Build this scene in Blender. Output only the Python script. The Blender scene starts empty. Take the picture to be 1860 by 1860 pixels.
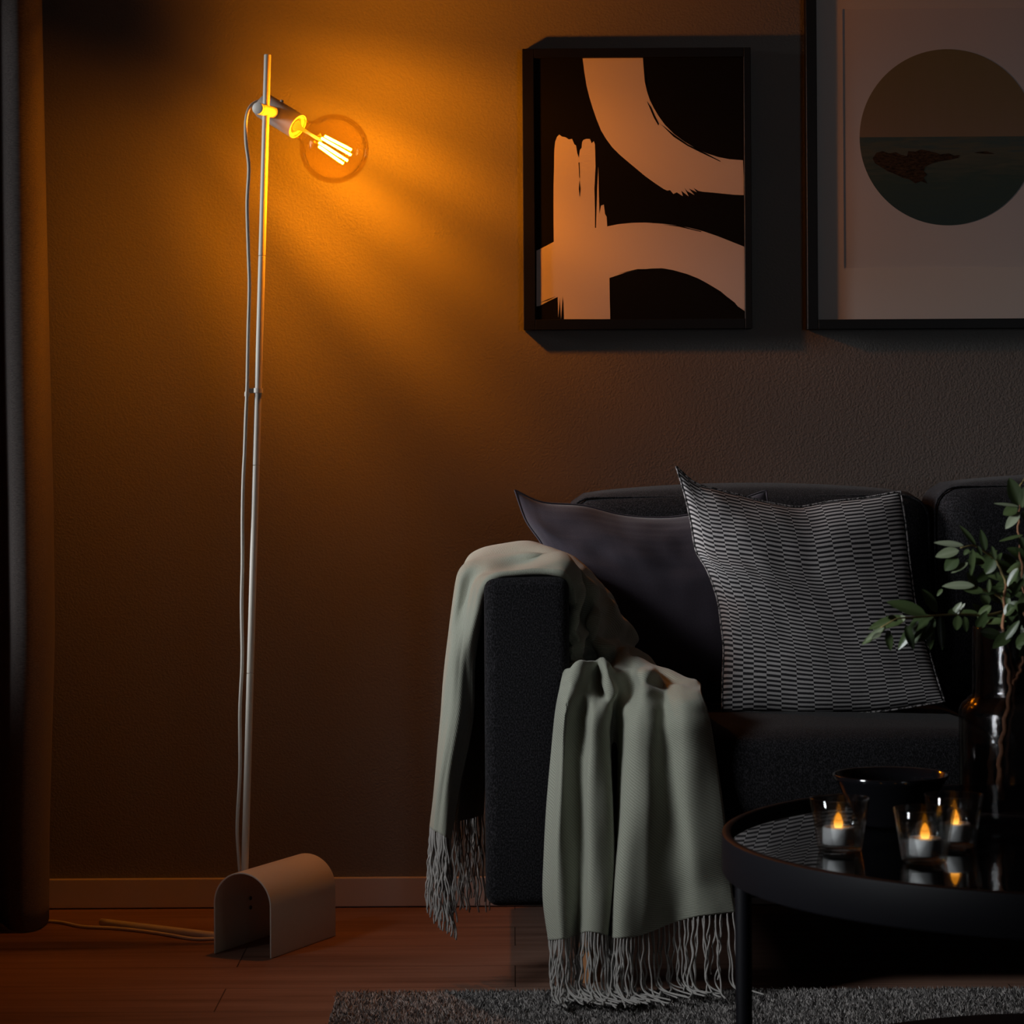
import bpy, bmesh, math, random
import numpy as np
from mathutils import Matrix, Vector, noise
PI = math.pi
random.seed(7); np.random.seed(7)
S = bpy.context.scene
C = S.collection

# ---------------------------------------------------------------- camera
F = 5000.0; CX = 930.0; HY = 780.0; CAMH = 0.962; ROLL = 0.006
MC = Matrix.Rotation(PI/2, 4, 'X') @ Matrix.Rotation(-ROLL, 4, 'Z')
MC.translation = Vector((0, 0, CAMH))
cd = bpy.data.cameras.new('camera'); cam = bpy.data.objects.new('camera', cd); C.objects.link(cam)
cam.matrix_world = MC
cd.sensor_width = 36; cd.sensor_fit = 'HORIZONTAL'
cd.lens = 36*F/1860; cd.shift_y = -(930-HY)/1860.0
cd.dof.use_dof = True; cd.dof.focus_distance = 4.95; cd.dof.aperture_fstop = 14
cd.clip_start = 0.05; cd.clip_end = 50
S.camera = cam

def P(px, py, D):
    return MC @ Vector(((px-CX)/F*D, -(py-HY)/F*D, -D))
def FL(px, py, z=0.0):                 # the point at height z seen at that place of the photo
    d = (P(px, py, 1.0) - MC.translation)
    t = (z - CAMH)/d.z
    return MC.translation + d*t

# ---------------------------------------------------------------- materials
def newmat(name):
    m = bpy.data.materials.new(name); m.use_nodes = True
    nt = m.node_tree; b = nt.nodes['Principled BSDF']
    return m, nt, b
def simple(name, col, rough=0.5, spec=0.5, metal=0.0, sheen=0.0, bump=None, coat=0.0):
    m, nt, b = newmat(name)
    b.inputs['Base Color'].default_value = (*col, 1); b.inputs['Roughness'].default_value = rough
    b.inputs['Specular IOR Level'].default_value = spec; b.inputs['Metallic'].default_value = metal
    b.inputs['Sheen Weight'].default_value = sheen; b.inputs['Coat Weight'].default_value = coat
    if bump:
        sc, st, dist = bump
        tc = nt.nodes.new('ShaderNodeTexCoord'); n = nt.nodes.new('ShaderNodeTexNoise'); n.inputs['Scale'].default_value = sc
        n.inputs['Detail'].default_value = 3
        bp = nt.nodes.new('ShaderNodeBump'); bp.inputs['Strength'].default_value = st; bp.inputs['Distance'].default_value = dist
        nt.links.new(tc.outputs['Object'], n.inputs['Vector']); nt.links.new(n.outputs['Fac'], bp.inputs['Height'])
        nt.links.new(bp.outputs['Normal'], b.inputs['Normal'])
    return m
def N(nt, t, **kw):
    n = nt.nodes.new(t)
    for k, v in kw.items():
        if k in n.inputs: n.inputs[k].default_value = v
        else: setattr(n, k, v)
    return n
def ramp(nt, stops):
    r = nt.nodes.new('ShaderNodeValToRGB'); e = r.color_ramp.elements
    while len(e) < len(stops): e.new(0.5)
    for el, (p, c) in zip(e, stops): el.position = p; el.color = (*c, 1)
    return r
def math_(nt, op, a, b=None):
    n = nt.nodes.new('ShaderNodeMath'); n.operation = op
    for i, v in enumerate((a, b)):
        if v is None: continue
        if isinstance(v, (int, float)): n.inputs[i].default_value = v
        else: nt.links.new(v, n.inputs[i])
    return n.outputs[0]

M = {}
# painted wall: fine roller stipple
m, nt, b = newmat('wall_paint'); M['wall'] = m
tc = N(nt, 'ShaderNodeTexCoord'); n1 = N(nt, 'ShaderNodeTexNoise', Scale=240.0, Detail=2.0); n2 = N(nt, 'ShaderNodeTexNoise', Scale=2.2, Detail=3.0)
nt.links.new(tc.outputs['Object'], n1.inputs['Vector']); nt.links.new(tc.outputs['Object'], n2.inputs['Vector'])
r = ramp(nt, [(0.3, (0.196, 0.184, 0.170)), (0.7, (0.212, 0.199, 0.184))]); nt.links.new(n2.outputs['Fac'], r.inputs[0])
nt.links.new(r.outputs[0], b.inputs['Base Color'])
bp = N(nt, 'ShaderNodeBump', Strength=0.6, Distance=0.0022); nt.links.new(n1.outputs['Fac'], bp.inputs['Height']); nt.links.new(bp.outputs['Normal'], b.inputs['Normal'])
b.inputs['Roughness'].default_value = 0.5; b.inputs['Specular IOR Level'].default_value = 0.35
M['ceiling'] = simple('ceiling_paint', (0.25, 0.24, 0.23), 0.8)
M['skirting'] = simple('skirting_paint', (0.62, 0.56, 0.54), 0.4)
# floor boards
m, nt, b = newmat('floor_boards'); M['floor'] = m
tc = N(nt, 'ShaderNodeTexCoord'); br = N(nt, 'ShaderNodeTexBrick')
br.offset = 0.37; br.inputs['Scale'].default_value = 1.0; br.inputs['Mortar Size'].default_value = 0.0012
br.inputs['Brick Width'].default_value = 1.35; br.inputs['Row Height'].default_value = 0.19
br.inputs['Color1'].default_value = (0, 0, 0, 1); br.inputs['Color2'].default_value = (1, 1, 1, 1); br.inputs['Mortar'].default_value = (0.5, 0.5, 0.5, 1)
nt.links.new(tc.outputs['Object'], br.inputs['Vector'])
mp = N(nt, 'ShaderNodeMapping'); mp.inputs['Scale'].default_value = (1.6, 34, 1); nt.links.new(tc.outputs['Object'], mp.inputs['Vector'])
ad = N(nt, 'ShaderNodeVectorMath', operation='ADD'); nt.links.new(mp.outputs[0], ad.inputs[0]); nt.links.new(br.outputs['Color'], ad.inputs[1])
g = N(nt, 'ShaderNodeTexNoise', Scale=1.0, Detail=8.0, Roughness=0.62, Distortion=0.6); nt.links.new(ad.outputs[0], g.inputs['Vector'])
mp2 = N(nt, 'ShaderNodeMapping'); mp2.inputs['Scale'].default_value = (1.1, 7, 1); nt.links.new(tc.outputs['Object'], mp2.inputs['Vector'])
g2 = N(nt, 'ShaderNodeTexNoise', Scale=1.5, Detail=4.0); nt.links.new(mp2.outputs[0], g2.inputs['Vector'])
s = math_(nt, 'ADD', math_(nt, 'MULTIPLY', g.outputs['Fac'], 0.6), math_(nt, 'MULTIPLY', g2.outputs['Fac'], 0.4))
r = ramp(nt, [(0.30, (0.13, 0.062, 0.042)), (0.5, (0.27, 0.150, 0.108)), (0.68, (0.36, 0.215, 0.160))]); nt.links.new(s, r.inputs[0])
mx = N(nt, 'ShaderNodeMixRGB', blend_type='MULTIPLY'); mx.inputs[0].default_value = 1.0
nt.links.new(r.outputs[0], mx.inputs[1])
jr = ramp(nt, [(0.0, (1, 1, 1)), (1.0, (0.25, 0.22, 0.2))]); nt.links.new(br.outputs['Fac'], jr.inputs[0]); nt.links.new(jr.outputs[0], mx.inputs[2])
nt.links.new(mx.outputs[0], b.inputs['Base Color']); b.inputs['Roughness'].default_value = 0.42; b.inputs['Specular IOR Level'].default_value = 0.35
bp = N(nt, 'ShaderNodeBump', Strength=0.25, Distance=0.001); nt.links.new(g.outputs['Fac'], bp.inputs['Height']); nt.links.new(bp.outputs['Normal'], b.inputs['Normal'])

M['lamp'] = simple('powder_coat', (0.70, 0.66, 0.58), 0.45)
M['lamp_in'] = simple('porcelain', (0.8, 0.78, 0.72), 0.4)
M['cord'] = simple('textile_cord', (0.72, 0.69, 0.62), 0.8, bump=(1500, 0.5, 0.0005))
M['screw'] = simple('dark_steel', (0.08, 0.08, 0.08), 0.3, metal=0.9)
M['black_frame'] = simple('black_frame', (0.005, 0.005, 0.005), 0.45, 0.25)
M['ink'] = simple('black_ink', (0.0035, 0.0035, 0.0035), 0.75, 0.15)
M['paper'] = simple('warm_paper', (0.78, 0.72, 0.68), 0.85, 0.2)
M['mat'] = simple('mat_board', (0.72, 0.70, 0.68), 0.85, 0.2)
M['mat_in'] = simple('print_paper', (0.66, 0.65, 0.66), 0.85, 0.2)
M['tabletop'] = simple('black_glass', (0.002, 0.002, 0.002), 0.015, 0.5)
M['table'] = simple('black_lacquer_metal', (0.006, 0.006, 0.008), 0.55, 0.15)
M['bowl'] = simple('black_glaze', (0.004, 0.004, 0.005), 0.08, 0.6)
M['wax'] = simple('white_plastic', (0.78, 0.75, 0.76), 0.5)
M['wood'] = simple('oak_leg', (0.42, 0.19, 0.08), 0.5)
M['bark'] = simple('bark', (0.36, 0.17, 0.085), 0.75, bump=(300, 0.6, 0.002))
M['metalwire'] = simple('wire', (0.8, 0.7, 0.5), 0.3, metal=1.0)

def fabric(name, c0, c1, sc, bstr=0.5, dist=0.0012, rough=0.95, sheen=0.15, aniso=(1, 1, 1), lo=0.42, hi=0.72):
    m, nt, b = newmat(name)
    tc = N(nt, 'ShaderNodeTexCoord'); mp = N(nt, 'ShaderNodeMapping'); mp.inputs['Scale'].default_value = aniso
    n = N(nt, 'ShaderNodeTexNoise', Scale=sc, Detail=3.0, Roughness=0.7)
    nt.links.new(tc.outputs['Object'], mp.inputs[0]); nt.links.new(mp.outputs[0], n.inputs['Vector'])
    r = ramp(nt, [(lo, c0), (hi, c1)]); nt.links.new(n.outputs['Fac'], r.inputs[0]); nt.links.new(r.outputs[0], b.inputs['Base Color'])
    bp = N(nt, 'ShaderNodeBump', Strength=bstr, Distance=dist); nt.links.new(n.outputs['Fac'], bp.inputs['Height']); nt.links.new(bp.outputs['Normal'], b.inputs['Normal'])
    b.inputs['Roughness'].default_value = rough; b.inputs['Sheen Weight'].default_value = sheen; b.inputs['Specular IOR Level'].default_value = 0.15
    return m
M['sofa'] = fabric('charcoal_weave', (0.005, 0.005, 0.006), (0.060, 0.058, 0.066), 520, 0.6, 0.001, sheen=0.05, aniso=(1, 1, 0.55), lo=0.45, hi=0.78)
M['plum'] = fabric('plum_velvet', (0.036, 0.030, 0.041), (0.052, 0.044, 0.057), 700, 0.4, 0.0008, sheen=0.2)
M['curtain'] = fabric('curtain_linen', (0.085, 0.075, 0.07), (0.19, 0.165, 0.155), 260, 0.5, 0.001, sheen=0.1, aniso=(0.35, 1, 3.0), lo=0.3, hi=0.7)
M['rug'] = fabric('rug_base', (0.03, 0.028, 0.028), (0.26, 0.25, 0.245), 260, 1.0, 0.004, sheen=0.05)
M['fringe'] = fabric('wool_yarn', (0.42, 0.41, 0.39), (0.60, 0.58, 0.55), 900, 0.8, 0.0008, sheen=0.2)
# rug pile: each tuft its own shade
m, nt, b = newmat('rug_pile'); M['pile'] = m
at = N(nt, 'ShaderNodeAttribute', attribute_name='shade'); r = ramp(nt, [(0, (0.03, 0.028, 0.028)), (0.55, (0.20, 0.19, 0.185)), (1, (0.60, 0.57, 0.55))])
nt.links.new(at.outputs['Fac'], r.inputs[0]); nt.links.new(r.outputs[0], b.inputs['Base Color']); b.inputs['Roughness'].default_value = 1.0; b.inputs['Specular IOR Level'].default_value = 0.05
# twill throw: diagonal rib from uv
m, nt, b = newmat('sage_twill'); M['throw'] = m
uv = N(nt, 'ShaderNodeUVMap'); mp = N(nt, 'ShaderNodeMapping'); mp.inputs['Rotation'].default_value = (0, 0, 0.95)
w = N(nt, 'ShaderNodeTexWave', Scale=34.0, Distortion=0.8, Detail=1.0); w.inputs['Detail Scale'].default_value = 2.0
nt.links.new(uv.outputs[0], mp.inputs[0]); nt.links.new(mp.outputs[0], w.inputs['Vector'])
tc = N(nt, 'ShaderNodeTexCoord'); n = N(nt, 'ShaderNodeTexNoise', Scale=650.0, Detail=2.0); nt.links.new(tc.outputs['Object'], n.inputs['Vector'])
sm = math_(nt, 'ADD', math_(nt, 'MULTIPLY', w.outputs['Fac'], 0.5), math_(nt, 'MULTIPLY', n.outputs['Fac'], 0.5))
r = ramp(nt, [(0.2, (0.31, 0.33, 0.265)), (0.8, (0.47, 0.49, 0.41))]); nt.links.new(sm, r.inputs[0]); nt.links.new(r.outputs[0], b.inputs['Base Color'])
bp = N(nt, 'ShaderNodeBump', Strength=0.6, Distance=0.001); nt.links.new(sm, bp.inputs['Height']); nt.links.new(bp.outputs['Normal'], b.inputs['Normal'])
b.inputs['Roughness'].default_value = 0.95; b.inputs['Sheen Weight'].default_value = 0.25; b.inputs['Specular IOR Level'].default_value = 0.1
# cushion weave: staggered bars
m, nt, b = newmat('bar_weave'); M['weave'] = m
uv = N(nt, 'ShaderNodeUVMap'); sx = N(nt, 'ShaderNodeSeparateXYZ'); nt.links.new(uv.outputs[0], sx.inputs[0])
nz = N(nt, 'ShaderNodeTexNoise', Scale=400.0, Detail=1.0); nt.links.new(uv.outputs[0], nz.inputs['Vector'])
u = math_(nt, 'MULTIPLY', sx.outputs[0], 14.0); col = math_(nt, 'FLOOR', u)
ph = math_(nt, 'MULTIPLY', math_(nt, 'MODULO', col, 2.0), 0.5)
v = math_(nt, 'FRACT', math_(nt, 'ADD', math_(nt, 'MULTIPLY', sx.outputs[1], 52.0), ph))
tri = math_(nt, 'ABSOLUTE', math_(nt, 'SUBTRACT', v, 0.5))
tri = math_(nt, 'ADD', tri, math_(nt, 'MULTIPLY', math_(nt, 'SUBTRACT', nz.outputs['Fac'], 0.5), 0.12))
r = ramp(nt, [(0.21, (0.028, 0.027, 0.030)), (0.29, (0.43, 0.415, 0.415))]); nt.links.new(tri, r.inputs[0])
nt.links.new(r.outputs[0], b.inputs['Base Color'])
bp = N(nt, 'ShaderNodeBump', Strength=0.5, Distance=0.001); nt.links.new(tri, bp.inputs['Height']); nt.links.new(bp.outputs['Normal'], b.inputs['Normal'])
b.inputs['Roughness'].default_value = 0.9; b.inputs['Specular IOR Level'].default_value = 0.15
# leaves
m, nt, b = newmat('leaf_green'); M['leaf'] = m
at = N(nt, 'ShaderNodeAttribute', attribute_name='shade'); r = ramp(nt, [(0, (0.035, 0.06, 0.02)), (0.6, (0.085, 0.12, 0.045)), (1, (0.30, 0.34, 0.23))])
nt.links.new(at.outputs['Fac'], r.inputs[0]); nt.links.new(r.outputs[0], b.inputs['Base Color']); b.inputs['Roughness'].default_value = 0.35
b.inputs['Specular IOR Level'].default_value = 0.5
# glass
def glass(name, col, mixf, bump=None, gr=0.04, gf=0.6):
    m = bpy.data.materials.new(name); m.use_nodes = True; nt = m.node_tree; nt.nodes.clear()
    o = N(nt, 'ShaderNodeOutputMaterial'); g = N(nt, 'ShaderNodeBsdfGlass', IOR=1.48, Roughness=0.0); g.inputs['Color'].default_value = (*col, 1)
    t = N(nt, 'ShaderNodeBsdfTransparent'); t.inputs['Color'].default_value = (*col, 1)
    gg = N(nt, 'ShaderNodeBsdfGlossy', Roughness=gr); fr = N(nt, 'ShaderNodeFresnel', IOR=1.5)
    m1 = N(nt, 'ShaderNodeMixShader'); m2 = N(nt, 'ShaderNodeMixShader'); m1.inputs[0].default_value = mixf
    nt.links.new(t.outputs[0], m1.inputs[1]); nt.links.new(g.outputs[0], m1.inputs[2])
    nt.links.new(math_(nt, 'MULTIPLY', fr.outputs[0], gf), m2.inputs[0]); nt.links.new(m1.outputs[0], m2.inputs[1]); nt.links.new(gg.outputs[0], m2.inputs[2]); nt.links.new(m2.outputs[0], o.inputs[0])
    if bump:
        tc = N(nt, 'ShaderNodeTexCoord'); n = N(nt, 'ShaderNodeTexNoise', Scale=bump[0], Detail=3.0); bp = N(nt, 'ShaderNodeBump', Strength=bump[1], Distance=0.002)
        nt.links.new(tc.outputs['Object'], n.inputs['Vector']); nt.links.new(n.outputs['Fac'], bp.inputs['Height'])
        for q in (g, gg): nt.links.new(bp.outputs['Normal'], q.inputs['Normal'])
    return m
M['glass'] = glass('clear_glass', (0.97, 0.985, 0.98), 0.12)
M['smoke'] = glass('smoked_glass', (0.66, 0.64, 0.64), 0.10, (60, 0.3), 0.10, 0.16)
# thin-walled amber bulb glass: tinted transmission plus a Fresnel reflection
m = bpy.data.materials.new('amber_glass'); m.use_nodes = True; nt = m.node_tree; nt.nodes.clear(); M['bulbglass'] = m
o = N(nt, 'ShaderNodeOutputMaterial'); t = N(nt, 'ShaderNodeBsdfTransparent'); t.inputs['Color'].default_value = (1.0, 0.93, 0.76, 1)
gl = N(nt, 'ShaderNodeBsdfGlossy', Roughness=0.03); gl.inputs['Color'].default_value = (1, 0.9, 0.7, 1); fr = N(nt, 'ShaderNodeLayerWeight', Blend=0.15)
mx = N(nt, 'ShaderNodeMixShader'); f2 = math_(nt, 'MULTIPLY', fr.outputs['Fresnel'], 0.42)
nt.links.new(f2, mx.inputs[0]); nt.links.new(t.outputs[0], mx.inputs[1]); nt.links.new(gl.outputs[0], mx.inputs[2]); nt.links.new(mx.outputs[0], o.inputs[0])
def emis(name, col, st):
    m = bpy.data.materials.new(name); m.use_nodes = True; nt = m.node_tree; nt.nodes.clear()
    o = N(nt, 'ShaderNodeOutputMaterial'); e = N(nt, 'ShaderNodeEmission', Strength=st); e.inputs['Color'].default_value = (*col, 1)
    nt.links.new(e.outputs[0], o.inputs[0]); return m
M['filament'] = emis('filament', (1.0, 0.28, 0.004), 690)
m = bpy.data.materials.new('candle_flame'); m.use_nodes = True; nt = m.node_tree; nt.nodes.clear(); M['flame'] = m
o = N(nt, 'ShaderNodeOutputMaterial'); e = N(nt, 'ShaderNodeEmission', Strength=1.0); tc = N(nt, 'ShaderNodeTexCoord'); sz = N(nt, 'ShaderNodeSeparateXYZ')
nt.links.new(tc.outputs['Generated'], sz.inputs[0]); r = ramp(nt, [(0.0, (2.4, 1.2, 0.25)), (0.3, (2.0, 0.75, 0.09)), (0.5, (1.0, 0.33, 0.02)), (1.0, (0.85, 0.27, 0.012))])
nt.links.new(sz.outputs[2], r.inputs[0]); nt.links.new(r.outputs[0], e.inputs[0]); nt.links.new(e.outputs[0], o.inputs[0])

# ---------------------------------------------------------------- mesh helpers
def tag(o, label=None, cat=None, group=None, kind=None):
    if label: o['label'] = label
    if cat: o['category'] = cat
    if group: o['group'] = group
    if kind: o['kind'] = kind
    return o
def thing(name, loc, label, cat, group=None):
    o = bpy.data.objects.new(name, None); C.objects.link(o); o.location = loc; o.empty_display_size = 0.05
    return tag(o, label, cat, group)
def obj(name, vf, mat, parent=None, smooth=True, uvs=None, attr=None, sharp=None):
    v, f = vf
    me = bpy.data.meshes.new(name); me.from_pydata([tuple(x) for x in v], [], [tuple(x) for x in f]); me.update()
    if smooth: me.shade_smooth()
    if sharp: me.set_sharp_from_angle(angle=sharp)
    if uvs is not None:
        l = me.uv_layers.new(name='UVMap'); idx = np.zeros(len(me.loops), dtype=np.int32); me.loops.foreach_get('vertex_index', idx)
        l.data.foreach_set('uv', np.asarray(uvs, dtype=np.float32)[idx].ravel())
    if attr is not None:
        a = me.attributes.new('shade', 'FLOAT', 'POINT'); a.data.foreach_set('value', np.asarray(attr, dtype=np.float32))
    me.materials.append(mat)
    o = bpy.data.objects.new(name, me); C.objects.link(o)
    if parent is not None:
        o.parent = parent
        if parent.type == 'EMPTY': o.matrix_parent_inverse = Matrix.LocRotScale(parent.location, parent.rotation_euler, None).inverted()
    return o
def join(*vfs):
    V, Fc = [], []
    for v, f in vfs:
        k = len(V); V += list(v); Fc += [tuple(i+k for i in q) for q in f]
    return V, Fc
def box(x0, x1, y0, y1, z0, z1, bev=0.0, seg=3):
    bm = bmesh.new(); bmesh.ops.create_cube(bm, size=1)
    for v in bm.verts: v.co = Vector(((x0+x1)/2+v.co.x*(x1-x0), (y0+y1)/2+v.co.y*(y1-y0), (z0+z1)/2+v.co.z*(z1-z0)))
    if bev: bmesh.ops.bevel(bm, geom=bm.edges[:], offset=bev, segments=seg, affect='EDGES', profile=0.5, clamp_overlap=True)
    bm.verts.index_update(); r = ([v.co.copy() for v in bm.verts], [[v.index for v in f.verts] for f in bm.faces]); bm.free(); return r
def frame_axes(d):
    d = d.normalized(); a = Vector((0, 0, 1)) if abs(d.z) < 0.9 else Vector((1, 0, 0))
    x = a.cross(d).normalized(); return x, d.cross(x).normalized()
def tube(pts, r, seg=10, caps=True):
    pts = [Vector(p) for p in pts]; rs = r if isinstance(r, (list, tuple)) else [r]*len(pts)
    V, Fc = [], []; px = None
    for i, p in enumerate(pts):
        d = (pts[min(i+1, len(pts)-1)]-pts[max(i-1, 0)])
        if px is None: x, y = frame_axes(d)
        else:
            dn = d.normalized(); x = (px-dn*px.dot(dn)).normalized(); y = dn.cross(x)
        px = x
        for k in range(seg):
            a = 2*PI*k/seg; V.append(p+(x*math.cos(a)+y*math.sin(a))*rs[i])
    for i in range(len(pts)-1):
        for k in range(seg):
            a = i*seg+k; b_ = i*seg+(k+1) % seg; Fc.append((a, b_, b_+seg, a+seg))
    if caps: Fc.append(tuple(range(seg))[::-1]); Fc.append(tuple(range((len(pts)-1)*seg, len(pts)*seg)))
    return V, Fc
def lathe(profile, o, ax=Vector((0, 0, 1)), seg=64, closed=False, arc=None):
    x, y = frame_axes(ax); ax = ax.normalized(); o = Vector(o); V, Fc = [], []
    for (r, h) in profile:
        for k in range(seg):
            a = 2*PI*k/seg; V.append(o+ax*h+(x*math.cos(a)+y*math.sin(a))*max(r, 1e-5))
    n = len(profile)
    for i in range(n if closed else n-1):
        j = (i+1) % n
        for k in range(seg):
            Fc.append((i*seg+k, i*seg+(k+1) % seg, j*seg+(k+1) % seg, j*seg+k))
    return V, Fc
def cr(p0, p1, p2, p3, t):
    return 0.5*((2*p1)+(p2-p0)*t+(2*p0-5*p1+4*p2-p3)*t*t+(3*p1-p0-3*p2+p3)*t**3)
def crcurve(pts, n):
    pts = np.array(pts, float); m = len(pts); out = []
    for s in np.linspace(0, m-1-1e-9, n):
        i = int(s); t = s-i
        p0 = pts[i-1] if i > 0 else 2*pts[0]-pts[1]; p3 = pts[i+2] if i+2 < m else 2*pts[-1]-pts[-2]
        out.append(cr(p0, pts[i], pts[i+1], p3, t))
    return np.array(out)
def crgrid(g, nu, nv):                       # g: rows x cols x 3
    a = np.array([crcurve(row, nv) for row in g]); return np.array([crcurve(a[:, j], nu) for j in range(nv)]).transpose(1, 0, 2)
def gridfaces(nu, nv, off=0, flip=False):
    f = []
    for i in range(nu-1):
        for j in range(nv-1):
            q = (off+i*nv+j, off+i*nv+j+1, off+(i+1)*nv+j+1, off+(i+1)*nv+j); f.append(q[::-1] if flip else q)
    return f
def smoothcurve(pts, n): return [Vector(p) for p in crcurve([tuple(p) for p in pts], n)]
def copytree(o, loc, label=None):
    c = o.copy(); C.objects.link(c); c.location = loc
    if label: c['label'] = label
    for ch in list(o.children):
        d = ch.copy(); C.objects.link(d); d.parent = c; d.matrix_parent_inverse = ch.matrix_parent_inverse.copy()
        for g_ in list(ch.children):
            e_ = g_.copy(); C.objects.link(e_); e_.parent = d; e_.matrix_parent_inverse = g_.matrix_parent_inverse.copy()
    return c

# ---------------------------------------------------------------- room
WY = 5.56; XL, XR, YF, CH = -1.95, 3.2, -1.4, 2.65
struct = lambda name, vf, mat, parent=None, **k: tag(obj(name, vf, mat, parent, smooth=False, **k), kind='structure')
struct('floor', box(XL-.1, XR+.1, YF-.1, WY+.1, -.1, 0), M['floor'])
struct('ceiling', box(XL-.1, XR+.1, YF-.1, WY+.1, CH, CH+.1), M['ceiling'])
struct('wall_back', box(XL-.1, XR+.1, WY, WY+.1, 0, CH), M['wall'])
struct('wall_front', box(XL-.1, XR+.1, YF-.1, YF, 0, CH), M['wall'])
struct('wall_right', box(XR, XR+.1, YF, WY, 0, CH), M['wall'])
WY0, WY1, WZ0, WZ1 = 2.10, 5.22, 0.70, 2.25
struct('wall_left', join(box(XL-.1, XL, YF, WY0, 0, CH), box(XL-.1, XL, WY1, WY, 0, CH), box(XL-.1, XL, WY0, WY1, 0, WZ0), box(XL-.1, XL, WY0, WY1, WZ1, CH)), M['wall'])
w = struct('window_1', join(box(XL-.09, XL+.01, WY0, WY0+.06, WZ0, WZ1), box(XL-.09, XL+.01, WY1-.06, WY1, WZ0, WZ1), box(XL-.09, XL+.01, WY0, WY1, WZ0, WZ0+.06),
       box(XL-.09, XL+.01, WY0, WY1, WZ1-.06, WZ1), box(XL-.07, XL-.02, (WY0+WY1)/2-.025, (WY0+WY1)/2+.025, WZ0, WZ1)), M['skirting'])
BH = 0.0605
def skirt(x0, x1): return box(x0, x1, WY-.014, WY, 0.002, BH, 0.002, 2)
struct('baseboard_back', skirt(XL, XR), M['skirting'])
struct('baseboard_left', box(XL, XL+.014, YF, WY-.014, 0.002, BH, .002, 2), M['skirting'])

# ---------------------------------------------------------------- curtain
def curtain():
    rt = thing('curtain', (-1.3, 5.35, 0.0), 'floor-length dark linen curtain hanging in heavy folds at the left edge', 'curtain')
    zs = np.linspace(0.004, 2.45, 60); V = []; UV = []
    ctrl = [(-560, 5.47), (-480, 5.30), (-400, 5.46), (-310, 5.29), (-230, 5.45), (-150, 5.28), (-90, 5.43), (-40, 5.36), (2, 5.37), (14, 5.335), (26, 5.30), (52, 5.29), (78, 5.315), (93, 5.37), (96, 5.43), (82, 5.475)]
    edge = lambda y: np.interp(y, [-700, 0, 400, 900, 1150, 1500, 1700], [-16, -14, -8, 0, 1, -11, -13])
    for z in zs:
        yp = HY+(CAMH-z)*F/5.35; sc_ = edge(yp)
        row = []
        for i, (px, D) in enumerate(ctrl):
            wv = 1.0 if px > 40 else (0.75 if px > 0 else .5)
            q = P(px+sc_*wv, 900, D); row.append((q.x, q.y+0.006*math.sin(z*2+i), z))
        V += [tuple(p) for p in crcurve(row, 150)]
    f = gridfaces(len(zs), 150)
    c = obj('fabric', (V, f), M['curtain'], rt); mo = c.modifiers.new('s', 'SOLIDIFY'); mo.thickness = 0.0025
    hem = [(v[0], v[1]-0.0015, 0.055) for v in V[150*1:150*2]]
    obj('curtain_rod', tube([(XL, 5.40, 2.47), (-.80, 5.40, 2.47)], 0.012, 16), M['black_frame'], rt)
    return rt
curtain()

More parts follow.
